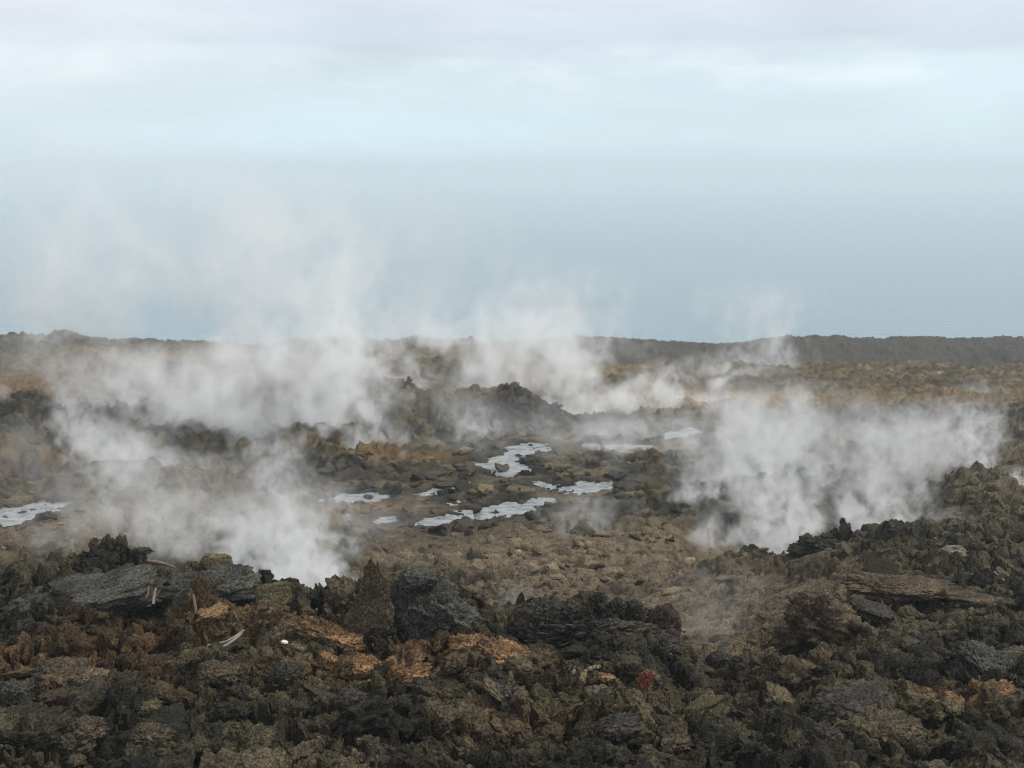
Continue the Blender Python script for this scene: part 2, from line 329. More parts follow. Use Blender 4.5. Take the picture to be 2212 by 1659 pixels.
    if m.any():
        xs = X[m]; ys = Y[m]; zl = WZ[m] / W[m]
        s = S[m] + np.clip(.45 * fbm2(xs * 1.1, ys * 1.6, 3, 41, .6) + .30 * fbm2(xs * 4.5, ys * 4.5, 3, 42, .6), -.30, .6) - .05
        mm_ = macro(xs, ys); zz = z[m]; zz = mm_ + (zz - mm_) * (1 - .7 * sstep(6, 1, s)) - .04 * sstep(6, 2, s); rim = zl + .06 + np.clip(zz - mm_, -.02, .3) * .55 * sstep(0, .5, s)
        t = sstep(2.4, .95, s); zz = zz * (1 - t) + rim * t
        t2 = sstep(.10, -.10, s); bed = zl - .10 + .28 * np.clip(fbm2(xs * 1.3, ys * 2.2, 4, 43, .65) + .08, -.3, .8)
        z[m] = zz * (1 - t2) + bed * t2
    return z

# ---------------------------------------------------------------- materials
def new_mat(name):
    m = bpy.data.materials.new(name); m.use_nodes = True; return m, m.node_tree.nodes, m.node_tree.links
def lava_mat(name, tint=None, bump=.9, scale=1.0, rough=.9, spec=.25, contrast=(.18, 2.35)):
    m, n, l = new_mat(name); b = n['Principled BSDF']; b.inputs['Roughness'].default_value = rough; b.inputs['Specular IOR Level'].default_value = spec
    geo = n.new('ShaderNodeNewGeometry'); mpp = n.new('ShaderNodeMapping'); mpp.inputs['Scale'].default_value = (scale,) * 3
    if tint is None:
        l.new(geo.outputs['Position'], mpp.inputs[0]); src = n.new('ShaderNodeAttribute'); src.attribute_name = 'col'; colout = src.outputs['Color']
    else:
        tcc = n.new('ShaderNodeTexCoord'); l.new(tcc.outputs['Object'], mpp.inputs[0])
        r = n.new('ShaderNodeValToRGB'); r.color_ramp.elements[0].position = .34; r.color_ramp.elements[0].color = (*tint[0], 1)
        r.color_ramp.elements[1].position = .68; r.color_ramp.elements[1].color = (*tint[1], 1)
        t = n.new('ShaderNodeTexNoise'); t.inputs['Scale'].default_value = 3.2; t.inputs['Detail'].default_value = 6; t.inputs['Roughness'].default_value = .65
        l.new(mpp.outputs[0], t.inputs[0]); l.new(t.outputs[0], r.inputs[0]); colout = r.outputs[0]
    t1 = n.new('ShaderNodeTexNoise'); t1.inputs['Scale'].default_value = 34; t1.inputs['Detail'].default_value = 6; t1.inputs['Roughness'].default_value = .75
    l.new(mpp.outputs[0], t1.inputs[0])
    mr = n.new('ShaderNodeMapRange'); mr.inputs[1].default_value = .38; mr.inputs[2].default_value = .64; mr.inputs[3].default_value = contrast[0]; mr.inputs[4].default_value = contrast[1]
    l.new(t1.outputs[0], mr.inputs[0])
    mx = n.new('ShaderNodeMix'); mx.data_type = 'RGBA'; mx.blend_type = 'MULTIPLY'; mx.inputs['Factor'].default_value = 1
    l.new(colout, mx.inputs['A']); l.new(mr.outputs[0], mx.inputs['B']); l.new(mx.outputs['Result'], b.inputs['Base Color'])
    v = n.new('ShaderNodeTexVoronoi'); v.inputs['Scale'].default_value = 55; l.new(mpp.outputs[0], v.inputs[0])
    ad = n.new('ShaderNodeMath'); ad.operation = 'MULTIPLY_ADD'; ad.inputs[1].default_value = .5; l.new(v.outputs['Distance'], ad.inputs[0]); l.new(t1.outputs[0], ad.inputs[2])
    bp = n.new('ShaderNodeBump'); bp.inputs['Strength'].default_value = bump; bp.inputs['Distance'].default_value = .05
    l.new(ad.outputs[0], bp.inputs['Height']); l.new(bp.outputs[0], b.inputs['Normal'])
    return m
M_GROUND = lava_mat('lava_ground')
M_DARK = lava_mat('dark_lava', ((.020, .017, .014), (.072, .062, .048)), .7)
M_BROWN = lava_mat('brown_lava', ((.030, .022, .014), (.115, .085, .052)), .7)
M_TAN = lava_mat('tan_crust', ((.05, .04, .025), (.21, .16, .09)), .6)
M_OLIVE = lava_mat('olive_crust', ((.030, .026, .014), (.125, .10, .052)), .5)
M_ORANGE = lava_mat('orange_crust', ((.05, .030, .017), (.33, .185, .085)), .7)
M_RED = lava_mat('red_cinder', ((.05, .022, .013), (.24, .075, .035)), .6)
M_MAROON = lava_mat('maroon_lava', ((.022, .015, .011), (.075, .048, .036)), .7)
M_GREY = lava_mat('grey_lava', ((.020, .019, .016), (.080, .075, .060)), .6)
M_PALE = lava_mat('pale_stone', ((.08, .07, .052), (.23, .20, .15)), .6)

# ---------------------------------------------------------------- ground
sa = np.concatenate([np.linspace(-2.2, -.62, 130)[:-1], np.linspace(-.62, .62, 1300), np.linspace(.62, 2.2, 130)[1:]])
la = [math.log(2.4)]
while la[-1] < math.log(225):
    D = math.exp(la[-1]); la.append(la[-1] + (.006 if D < 6.7 else .0017 if D < 15 else .0031 if D < 42 else .0042 if D < 140 else .02))
la = np.array(la); nr, ncol = len(la), len(sa)
S2, L2 = np.meshgrid(sa, la); Y = np.exp(L2).ravel(); X = S2.ravel() * Y
Z = land(X, Y)
def colours(X, Y, Z):
    n = fbm2(X * .7, Y * .7, 4, 61); n2 = fbm2(X * 3.1, Y * 3.1, 4, 62, .6); n3 = fbm2(X * 9, Y * 9, 3, 63, .6)
    dark = np.array([.019, .0175, .013]); brown = np.array([.104, .087, .055]); col = dark + (brown - dark) * sstep(-.35, .55, n + .6 * n2)[:, None]
    def mixc(m, c): 
        nonlocal col
        m = np.clip(m, 0, 1)[:, None]; col = col * (1 - m) + np.array(c) * m
    # brown ropy sheets
    m = 0
    for (px, py, rx, ry) in ((1250, 1200, 5.5, 3.6), (1500, 1230, 4.0, 3.0), (1400, 1300, 3.2, 2.4), (1600, 1340, 2.6, 2.2), (1250, 1255, 3, 3), (1150, 1165, 4, 2.0), (1560, 1420, 1.6, 1.6), (200, 1160, 6, 2.2), (480, 1110, 6, 3)):
        m = np.maximum(m, patch(X, Y, px, py, rx, ry, 3, 12))
    m = m * (Y > 12.9)
    mixc(m * (.62 + .8 * n2), (.185, .145, .098))
    mixc(sstep(23, 31, Y) * sstep(108, 98, Y) * sstep(-.1, .3, n + .5 * n2) * .65, (.14, .108, .066))
    mixc(sstep(14, 20, Y) * sstep(4, 7, X) * sstep(-.2, .5, n2) * .5, (.12, .10, .065))
    # ochre far plain
    o = sstep(56, 68, Y) * sstep(104, 97, Y); k = sstep(-.25, .30, fbm2(X * .35, Y * .9, 4, 66)) 
    mixc(o * k * (.45 + .8 * n2), (.19, .135, .065))
    mixc(o * (1 - k) * .5, (.05, .038, .025))
    for (px, py, rx, ry, c, a) in ((1010, 870, 2.5, 2, (.20, .14, .06), .5), (1200, 812, 6, 5, (.32, .21, .10), .6), (1350, 880, 10, 4, (.36, .25, .15), .55), (1480, 865, 6, 5, (.34, .23, .13), .5), (760, 975, 4, 1.4, (.19, .135, .08), .5), (870, 992, 2.5, 1, (.25, .15, .06), .6),
                                   (790, 1098, 1.6, .9, (.24, .13, .06), .6), (1350, 970, 4, .7, (.28, .17, .09), .6), (400, 770, 9, 4, (.24, .16, .07), .5), (20, 830, 5, 8, (.17, .09, .04), .6), (2110, 1045, 4, 4, (.14, .12, .09), .5),
                                   (900, 880, 5, 4, (.12, .095, .055), .5), (1950, 870, 12, 4, (.27, .17, .07), .5), (60, 1005, 4, 2, (.17, .11, .07), .5), (280, 1015, 5, 1.4, (.15, .10, .06), .6)):
        mixc(patch(X, Y, px, py, rx, ry, 9, 14) * a * (.75 + .6 * n2), c)
    # pale mineral bloom by the far right vents
    mixc(sstep(70, 84, Y) * sstep(98, 88, Y) * sstep(15, 24, X) * sstep(.42, .6, fbm2(X * .9, Y * 1.6, 3, 70)) * .8, (.5, .47, .42))
    # foreground rust
    for (px, py, rx, ry, c, a) in ((120, 1420, 1.0, .45, (.21, .115, .05), .6), (330, 1375, .9, .3, (.22, .12, .055), .6), (60, 1500, .6, .3, (.17, .10, .05), .5), (560, 1350, .7, .25, (.2, .12, .06), .5), (700, 1440, .7, .35, (.2, .12, .06), .5), (860, 1450, .6, .22, (.30, .185, .09), .7),
                                   (1030, 1405, .7, .2, (.30, .17, .08), .65), (1150, 1440, .5, .25, (.16, .12, .075), .5), (2080, 1510, .6, .18, (.32, .20, .09), .75), (2000, 1490, .4, .12, (.24, .15, .08), .6), (1180, 1560, .8, .3, (.12, .07, .035), .6), (1580, 1560, .9, .4, (.10, .082, .045), .6), (450, 1500, .8, .3, (.14, .10, .05), .5),
                                   (1750, 1440, .8, .5, (.10, .065, .04), .6), (1280, 1340, .5, .3, (.085, .05, .038), .6), (2130, 1440, .5, .2, (.15, .145, .13), .6), (1620, 1540, .6, .3, (.12, .09, .06), .5)):
        mixc(patch(X, Y, px, py, rx, ry, 12, 6, .8) * a * (.7 + .9 * n2), c)
    # grey far ridge, cinder-dark crests
    mixc(sstep(99, 108, Y) * sstep(3, 6, X) * .8, (.05, .048, .046)); mixc(sstep(102, 112, Y) * .6, (.05, .045, .04))
    for (px, py, D, rx, ry, a) in ((1150, 885, 53, 5, 3, .9), (150, 905, 51, 9, 2, .8), (1080, 905, 51, 3, 1.5, .8), (640, 1030, 38, 5, 2, .5), (1000, 990, 43, 4, 1.5, .6), (1100, 1130, 30.5, 4, 1, .8), (1450, 1100, 32, 5, 1.5, .5), (960, 1150, 28, 2.5, 1.5, .6), (870, 1030, 38, 6, 2, .5)):
        c = at(px, py, D); r_ = ((X - c[0]) / rx) ** 2 + ((Y - c[1]) / ry) ** 2
        mixc(np.exp(-r_) * a * (.8 + n2), (.032, .028, .023))
    for P, zl in pools:      # wet banks
        x0, y0 = P.min(0) - 1.2; x1, y1 = P.max(0) + 1.2; mm = (X > x0) & (X < x1) & (Y > y0) & (Y < y1)
        if mm.any(): col[mm] *= (1 - .35 * sstep(.9, .2, sdf(P, X[mm], Y[mm])))[:, None]
    dk = sstep(.05, .35, fbm2(X * 1.1, Y * 2.0, 4, 95, .6)) * sstep(14, 20, Y) * sstep(100, 80, Y)
    mixc(dk * .55, (.034, .029, .022))
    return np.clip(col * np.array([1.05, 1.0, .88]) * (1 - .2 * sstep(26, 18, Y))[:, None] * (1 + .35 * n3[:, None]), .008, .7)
COL = colours(X, Y, Z)
# crumbly clinker skin: the near sheet pushed sideways as well as up, so that it folds into knobs and hollows
def crumble(X, Y, Z, m, fr, amp):
    for Pp, zl in pools:
        q = (X > Pp[:, 0].min() - 3) & (X < Pp[:, 0].max() + 3) & (Y > Pp[:, 1].min() - 3) & (Y < Pp[:, 1].max() + 3)
        if q.any() and fr < 12: amp[q] *= .12 + .88 * sstep(.5, 2.6, sdf(Pp, X[q], Y[q]))
    P = np.stack([X[m], Y[m], Z[m]], 1); A = P * fr; D3 = np.empty_like(P)
    for k in range(3):
        D3[:, k] = noise3(A + 17.3 * k, 300 + k) + .6 * noise3(A * 2.1 + 7.7 * k, 310 + k)
    b_ = 1 - 2 * np.abs(noise3(A * .9 + 50, 320)); D3[:, 2] += .8 * b_
    D3 *= (amp[m])[:, None]; return X[m] + D3[:, 0], Y[m] + D3[:, 1], Z[m] + D3[:, 2]
sm_ = 1 - .95 * np.maximum(np.maximum(patch(X, Y, 1500, 1230, 4.0, 3.0, 3, 12), patch(X, Y, 1400, 1300, 3.2, 2.4, 3, 12)), np.maximum(patch(X, Y, 1600, 1340, 2.6, 2.2, 3, 12), patch(X, Y, 1250, 1200, 5.5, 3.6, 3, 12))) * (Y > 12.9)
for fr, amp in ((1.5, .20), (3.4, .085), (9.0, .034), (22., .016), (44., .007)):
    mk = (Y < (100 if fr < 2 else 62 if fr < 5 else 36 if fr < 12 else 18 if fr < 30 else 14)) & (Y > (22 if fr < 2 else 0)) & (np.abs(X / Y) < .66); X[mk], Y[mk], Z[mk] = crumble(X, Y, Z, mk, fr, amp * (.25 + .75 * sm_) * (1 - .5 * sstep(52, 66, Y) * (fr < 2)))
idx = np.arange(nr * ncol).reshape(nr, ncol)
F = np.stack([idx[:-1, :-1], idx[:-1, 1:], idx[1:, 1:], idx[1:, :-1]], -1).reshape(-1, 4)
g = link('ground', mesh_np('ground', np.stack([X, Y, Z], 1), F, COL), M_GROUND); tag(g, kind='structure')
def gz_at(x, y): return float(land(np.array([x * 1.0]), np.array([y * 1.0]))[0])

# ---------------------------------------------------------------- pools
m, n, l = new_mat('pool_water'); b = n['Principled BSDF']
b.inputs['Base Color'].default_value = (.24, .25, .25, 1); b.inputs['Roughness'].default_value = .2; b.inputs['IOR'].default_value = 1.5; b.inputs['Specular IOR Level'].default_value = .8
geo = n.new('ShaderNodeNewGeometry'); t1 = n.new('ShaderNodeTexNoise'); t1.inputs['Scale'].default_value = 3.5; t1.inputs['Detail'].default_value = 6; t1.inputs['Roughness'].default_value = .65; l.new(geo.outputs['Position'], t1.inputs[0])
bp = n.new('ShaderNodeBump'); bp.inputs['Strength'].default_value = 1; bp.inputs['Distance'].default_value = .08; l.new(t1.outputs[0], bp.inputs['Height']); l.new(bp.outputs[0], b.inputs['Normal'])
t3 = n.new('ShaderNodeTexNoise'); t3.inputs['Scale'].default_value = 1.3; t3.inputs['Detail'].default_value = 6; t3.inputs['Roughness'].default_value = .7; mp_ = n.new('ShaderNodeMapping'); mp_.inputs['Scale'].default_value = (1.6, 2.6, 1); l.new(geo.outputs['Position'], mp_.inputs[0]); l.new(mp_.outputs[0], t3.inputs[0])
r_ = n.new('ShaderNodeValToRGB'); r_.color_ramp.elements[0].position = .40; r_.color_ramp.elements[0].color = (.15, .16, .16, 1); r_.color_ramp.elements[1].position = .58; r_.color_ramp.elements[1].color = (.31, .32, .32, 1); l.new(t3.outputs[0], r_.inputs[0]); l.new(r_.outputs[0], b.inputs['Base Color'])  # streaky base colour: silt in the water, with varied reflection painted in
M_POOL = m
for P, zl in pools:
    c = P.mean(0); bm = bmesh.new()
    # outline pushed out under the banks
    vs = []
    nP = len(P); area = sum(P[i][0] * P[(i + 1) % nP][1] - P[(i + 1) % nP][0] * P[i][1] for i in range(nP)); sg = 1 if area > 0 else -1
    for i in range(nP):
        e = P[(i + 1) % nP] - P[i - 1]; e = e / (np.linalg.norm(e) + 1e-9); q = P[i] + sg * .50 * np.array([e[1], -e[0]]); vs.append(bm.verts.new((q[0], q[1], zl)))
    fc = bm.faces.new(vs)
    if fc.normal.z < 0 or sg < 0: bmesh.ops.reverse_faces(bm, faces=[fc])
    bmesh.ops.triangulate(bm, faces=bm.faces[:])
    me = bpy.data.meshes.new('water'); bm.to_mesh(me); bm.free()
    tag(link('water', me, M_POOL), kind='structure')

# ---------------------------------------------------------------- sea
m, n, l = new_mat('sea_water'); b = n['Principled BSDF']
b.inputs['Base Color'].default_value = (.19, .275, .31, 1); b.inputs['Roughness'].default_value = .35; b.inputs['IOR'].default_value = 1.33
geo = n.new('ShaderNodeNewGeometry'); mpp = n.new('ShaderNodeMapping'); mpp.inputs['Scale'].default_value = (.10, .22, 1); l.new(geo.outputs['Position'], mpp.inputs[0])
t1 = n.new('ShaderNodeTexNoise'); t1.inputs['Scale'].default_value = 1; t1.inputs['Detail'].default_value = 6; t1.inputs['Roughness'].default_value = .6; l.new(mpp.outputs[0], t1.inputs[0])
bp = n.new('ShaderNodeBump'); bp.inputs['Strength'].default_value = 1; bp.inputs['Distance'].default_value = 1.6; l.new(t1.outputs[0], bp.inputs['Height']); l.new(bp.outputs[0], b.inputs['Normal'])
V = [(-40000, 60, SEA), (40000, 60, SEA), (40000, 40000, SEA), (-40000, 40000, SEA)]
o = link('sea', mesh_np('sea', np.array(V), np.array([[0, 1, 2, 3]]), smooth=False), m); tag(o, kind='structure')

# ---------------------------------------------------------------- rocks
def ico(sub):
    bm = bmesh.new(); bmesh.ops.create_icosphere(bm, subdivisions=sub, radius=1); bm.verts.ensure_lookup_table()
    V = np.array([v.co[:] for v in bm.verts]); F = np.array([[v.index for v in f.verts] for f in bm.faces]); bm.free(); return V, F
ICO = {k: ico(k) for k in (2, 3, 4, 5, 6)}
def lump(seed, dims, sub=4, jag=.35, box=2.0, cl=2.0, strata=0.0, spikes=0.0, fine=.06):
    """a broken lava block: superellipsoid pushed about by noise; dims are half sizes"""
    V, F = ICO[sub]; V = V.copy(); nrm = V.copy()
    if box != 2: V = V / ((np.abs(V) ** box).sum(1) ** (1 / box))[:, None]
    A = V * cl
    d = jag * fbm3(A + seed * 3.7, 4, seed, .55) - jag * .6 * np.abs(noise3(A * 2.1 + seed, seed + 9))
    d += fine * 1.3 * (np.abs(noise3(A * 4.2 + seed, seed + 20)) - .3) + fine * .9 * (np.abs(noise3(A * 8.5 + seed, seed + 21)) - .3) + (fine * .6 * noise3(A * 15 + seed, seed + 22) if sub > 3 else 0) - fine * 1.2 * np.clip(noise3(A * 6 - seed, seed + 31), 0, 1)
    if spikes: d += spikes * np.clip(noise3(A * 1.6 + 3 * seed, seed + 40) - .1, 0, 1) * sstep(.0, .6, V[:, 2])
    V = V * (1 + d[:, None])
    if strata: V[:, :2] *= (1 + strata * noise3(np.stack([V[:, 0] * .3, V[:, 1] * .3, V[:, 2] * 6 + seed], 1), seed + 50))[:, None]
    return V * np.array(dims), F
def euler(rx, ry, rz): return np.array(Matrix.Rotation(rz, 3, 'Z') @ Matrix.Rotation(ry, 3, 'Y') @ Matrix.Rotation(rx, 3, 'X'))
def rock(name, label, cat, px, py, D, dims, mat, seed=1, sub=5, rot=(0, 0, 0), group=None, sink=.3, z=None, **kw):
    """one rock standing on the land; dims = half sizes in metres"""
    x, y, zz = at(px, py, D); V, F = lump(seed, dims, sub, **kw); V = V @ euler(*[R(a) for a in rot]).T
    if z is None: z = zz
    me = mesh_np(name, V, F); o = link(name, me, mat); o.location = (x, y, z); tag(o, label, cat, group); return o

# rubble: many small blocks over the near ground, one mass
def scatter(n, ylo, yhi, smin, smax, sub, seed, dens=None, power=2.2, ext=.66, plate=False):
    r = np.random.default_rng(seed); yy = np.exp(r.uniform(math.log(ylo), math.log(yhi), n)); xx = r.uniform(-ext, ext, n) * yy
    if dens is not None:
        k = r.uniform(0, 1, n) < dens(xx, yy); xx = xx[k]; yy = yy[k]; n = len(xx)
    zz = land(xx, yy); sz = smin * (smax / smin) ** (r.uniform(0, 1, n) ** power); cc = colours(xx, yy, zz)
    prot = [lump(300 + seed * 10 + i, (1, .6 + .4 * (i % 3) / 2, .11 + .05 * (i % 3)), sub, .4, 4.5, 1.8, fine=.13)[0] for i in range(14)] if plate else [lump(100 + seed * 10 + i, (1, .8 + .3 * (i % 3) / 2, (.32, .6, .85, .45)[i % 4]), sub, .46, 2.2 + (i % 3) * 2.2, 1.7, fine=.2)[0] for i in range(14)]
    F0 = ICO[sub][1]; nv = len(prot[0]); V = np.empty((n, nv, 3), np.float32); which = r.integers(0, 14, n)
    a = r.uniform(0, 6.28, n); t1 = r.normal(0, .45, n); t2 = r.normal(0, .45, n)
    ca, sa_ = np.cos(a), np.sin(a); c1, s1 = np.cos(t1), np.sin(t1); c2, s2 = np.cos(t2), np.sin(t2)
    for i in range(n):
        Rm = np.array([[ca[i], -sa_[i], 0], [sa_[i], ca[i], 0], [0, 0, 1]]) @ np.array([[c1[i], 0, s1[i]], [0, 1, 0], [-s1[i], 0, c1[i]]]) @ np.array([[1, 0, 0], [0, c2[i], -s2[i]], [0, s2[i], c2[i]]])
        V[i] = prot[which[i]] @ Rm.T * sz[i] + (xx[i], yy[i], zz[i] + sz[i] * .18)
    Fa = (F0[None] + (np.arange(n) * nv)[:, None, None]).reshape(-1, 3)
    br = r.uniform(.6, 1.5, n); cc = np.clip(cc * br[:, None], .008, .6); return V.reshape(-1, 3), Fa, np.repeat(cc, nv, 0)
def join(parts):
    Vs, Fs, Cs, o = [], [], [], 0
    for V, F, c in parts: Vs.append(V); Fs.append(F + o); Cs.append(c); o += len(V)
    return np.concatenate(Vs), np.concatenate(Fs), np.concatenate(Cs)
def keep_pool(x, y):
    k = np.ones(len(x))
    for P, zl in pools: k *= np.where(sdf(P, x, y) < .25, .12, 1)
    return k
def d_near(x, y):
    s = 1 - .9 * np.maximum(patch(x, y, 1560, 1400, 2, 2, 3, 12), patch(x, y, 1500, 1300, 3, 2.5, 3, 12)) * (y > 12.9)
    return s * (.25 + .9 * np.clip(fbm2(x * .9, y * .9, 3, 9) + .5, 0, 1))
def d_far(x, y): return keep_pool(x, y) * (d_near(x, y) * (y < 34) + (y >= 34))
def d_ridge(x, y):
    k = np.zeros(len(x))
    for (px, py, D, rx, ry) in ((1105, 855, 56, 2.0, 1.2), (1150, 885, 54, 1.6, 1.6), (1195, 918, 51.5, 1.6, 1.8), (1030, 850, 58, 1.6, .8), (870, 840, 60, 1.2, .8), (60, 892, 52, 2.4, 1.2), (250, 900, 52, 4, 1), (1080, 905, 51.5, 2, .6), (1490, 905, 55, 2, .8)):
        c = at(px, py, D); k = np.maximum(k, np.exp(-((x - c[0]) / rx) ** 2 - ((y - c[1]) / ry) ** 2))
    return k
parts = [scatter(420, 7.2, 14.5, .11, .27, 4, 1, d_near, 1.6), scatter(1500, 7.2, 14.5, .06, .13, 3, 7, d_near, 1.3), scatter(3600, 7.0, 15, .03, .08, 3, 5, d_near, 1.3), scatter(14000, 7.0, 15, .010, .03, 2, 2, d_near, 1.2), scatter(9000, 14, 24, .02, .09, 2, 3, d_near, 2.0), scatter(8000, 23, 60, .04, .24, 2, 4, d_far, 3.2, .6), scatter(26000, 47, 63, .08, .34, 3, 6, d_ridge, 1.6, .5)]
parts += [scatter(420, 7.4, 15, .07, .24, 4, 21, d_near, 1.5, plate=True), scatter(1500, 14, 30, .08, .30, 3, 22, d_near, 2.2, plate=True), scatter(1800, 28, 62, .10, .45, 3, 23, d_far, 2.2, .6, plate=True)]
V, F, c = join(parts)
o = link('rubble', mesh_np('rubble', V, F, c), M_GROUND); tag(o, 'loose dark brown clinker rubble strewn over the lava field', 'rubble', kind='stuff')

# ---------------------------------------------------------------- rocks and slabs one can point at
def stand(name, label, cat, px, py, wpx, hpx, mat, dep=.8, D=None, seed=1, sub=5, rot=(0, 0, 0), group=None, lift=.0, **kw):
    """a rock whose foot is seen at (px, py): its half sizes follow from its measured width and height and its distance"""
    if D is None: D = hit(px, py, 6.0)[1]
    s = D / FDISP * 1.03; V, F = lump(seed, (wpx * s / 2, wpx * s / 2 * dep, hpx * s / 2), sub, **kw); V = V @ euler(*[R(a) for a in rot]).T
    x, y, z = at(px, py, D); o = link(name, mesh_np(name, V, F, smooth=kw.get('sm', True)), mat); o.location = (x, y + wpx * s * .1, z + hpx * s * (.42 + lift)); return tag(o, label, cat, group)
def cluster(name, label, cat, items, mat, D, sub=5):
    """one craggy mass fused from several lumps: (px, py, wpx, hpx, dep, rot, kw)"""
    parts = []; x0, y0, z0 = at(items[0][0], items[0][1], D); s = D / FDISP * 1.03
    for i, (px, py, wp, hp, dep, rot, kw) in enumerate(items):
        V, F = lump(i * 7 + int(px), (wp * s / 2, wp * s / 2 * dep, hp * s / 2), sub if i == 0 else sub - 1, **kw); V = V @ euler(*[R(a) for a in rot]).T
        x, y, z = at(px, py, D + kw.get('_', 0)); parts.append((V + (x - x0, (i % 3 - 1) * .05 * D / 13, z - z0), F, np.zeros((len(V), 3))))
    V, F, c = join(parts); o = link(name, mesh_np(name, V, F), mat); o.location = (x0, y0, z0); return tag(o, label, cat)
K = dict(jag=.5, fine=.2, cl=2.2)
KS_ = dict(jag=.65, fine=.24, cl=2.6)
SLAB = dict(jag=.26, fine=.10, box=5, cl=1.8, strata=.05)
cluster('lava_outcrop', 'jagged dark outcrop crowned by knobbly spires, highest point of the near crest', 'outcrop',
    [(250, 1240, 170, 95, .6, (0, 0, 0), K), (205, 1188, 24, 50, .9, (0, -14, 0), KS_), (228, 1182, 34, 44, .9, (0, 8, 0), KS_), (262, 1178, 34, 44, .9, (0, 12, 0), KS_), (268, 1166, 12, 20, .9, (0, 20, 0), KS_), (202, 1172, 16, 14, .9, (0, 0, 0), KS_), (300, 1205, 44, 50, .8, (0, 0, 0), KS_), (308, 1190, 42, 13, .8, (0, 6, 0), KS_), (180, 1212, 36, 40, .8, (0, 0, 0), KS_), (232, 1205, 60, 44, .8, (0, 0, 0), K), (330, 1240, 60, 50, .8, (0, 20, 0), K)], M_DARK, 13.05)
stand('lava_slab', 'small tilted slab with layered edge just left of the knobbly spires', 'slab', 128, 1246, 74, 24, M_BROWN, .7, 13.0, 21, rot=(14, -28, 0), lift=.35, **SLAB)
stand('lava_slab', 'largest grey crusted slab, long and tilted, below the knobbly spires', 'slab', 165, 1345, 330, 46, M_GREY, .38, 11.5, 22, rot=(20, -13, 8), lift=.55, **SLAB)
stand('lava_slab', 'narrow dark slab lying under the spires, right of the long grey slab', 'slab', 262, 1318, 190, 26, M_DARK, .5, 11.7, 23, rot=(16, -9, -6), lift=.6, **SLAB)
stand('lava_slab', 'upright tan slab with rounded top standing on the crest', 'slab', 468, 1268, 72, 66, M_TAN, .25, 12.9, 24, rot=(-8, 4, 10), lift=.22, jag=.14, fine=.05, box=3.4, cl=1.5)
stand('lava_slab', 'broad grey brown slab roofing the black cavity', 'slab', 450, 1330, 215, 62, M_GREY, .45, 11.7, 25, rot=(24, -9, -4), lift=.5, jag=.3, fine=.08, box=4, cl=2)
stand('lava_slab', 'four-sided olive slab leaning beside the black cavity', 'slab', 587, 1330, 88, 58, M_OLIVE, .3, 11.7, 26, rot=(-22, -4, 12), lift=.32, jag=.12, fine=.06, box=6, cl=1.6)
stand('lava_spire', 'pointed brown spire rising like a fin beside the large mound', 'spire', 806, 1385, 92, 160, M_BROWN, .45, 10.9, 27, 6, rot=(0, 17, 0), lift=.12, jag=.42, fine=.06, cl=1.5, box=4)
o = C.objects[-1]
me = o.data; co = np.empty(len(me.vertices) * 3, np.float32); me.vertices.foreach_get('co', co); co = co.reshape(-1, 3); zz = co[:, 2]; t = np.clip((zz - zz.min()) / np.ptp(zz), 0, 1)
co[:, :2] *= (1.35 - 1.05 * t ** 1.1)[:, None]; co[:, 2] *= 1.2; me.vertices.foreach_set('co', co.ravel())
cluster('lava_mound', 'large craggy mound with streaked flank behind the pointed brown spire', 'mound',
    [(930, 1330, 200, 190, .7, (0, 6, 0), dict(jag=.42, fine=.08, cl=2.0)), (985, 1330, 60, 150, 1.0, (0, -38, 12), dict(jag=.2, fine=.06, cl=2, strata=.14)), (868, 1320, 90, 130, .7, (0, 12, 0), K), (905, 1250, 90, 60, .8, (0, 0, 0), dict(jag=.25, fine=.06, cl=2)), (938, 1262, 38, 56, .8, (0, 16, 0), KS_), (900, 1335, 54, 46, 1.4, (0, 0, 0), KS_), (955, 1380, 90, 60, .9, (0, 0, 0), K), (1050, 1375, 90, 40, .9, (0, 10, 0), K)], M_GREY, 11.3, 6)
cluster('lava_crest', 'row of black broken boulders along the near crest between mound and maroon boulder', 'outcrop',
    [(1290, 1362, 300, 80, .5, (0, 2, 0), K), (1292, 1300, 42, 50, .9, (0, 8, 0), K), (1180, 1330, 110, 60, .8, (0, 0, 0), K), (1240, 1322, 60, 44, .8, (0, 12, 0), KS_), (1335, 1312, 44, 40, .8, (0, 0, 0), KS_), (1372, 1325, 52, 48, .8, (0, 0, 0), KS_), (1150, 1355, 80, 60, .9, (0, 0, 0), K), (1230, 1390, 120, 60, .9, (0, 0, 0), K), (1350, 1400, 130, 70, .9, (0, 0, 0), K), (1315, 1335, 40, 50, .8, (0, -14, 0), KS_)], M_DARK, 11.5, 6)
stand('boulder', 'tall maroon brown boulder where the crest ends above the sandy flat', 'boulder', 1436, 1400, 74, 108, M_MAROON, .9, 11.4, 31, 5, jag=.3, fine=.07, box=2.8, cl=1.7)
stand('boulder', 'dark rough boulder leaning on the foot of the tall maroon boulder', 'boulder', 1425, 1425, 105, 60, M_DARK, .8, 11.1, 32, **K)
stand('lava_slab', 'longest orange crust slab, slanting down from the olive slab', 'slab', 735, 1412, 225, 24, M_ORANGE, .22, 10.7, 33, 6, (30, 17, -4), lift=.8, jag=.36, fine=.14, box=3.5, cl=3.0, strata=.02)
stand('lava_slab', 'stubby orange slab under the upper end of the longest orange slab', 'slab', 708, 1440, 46, 32, M_ORANGE, .5, 10.3, 34, 4, (12, 24, 0), **SLAB)
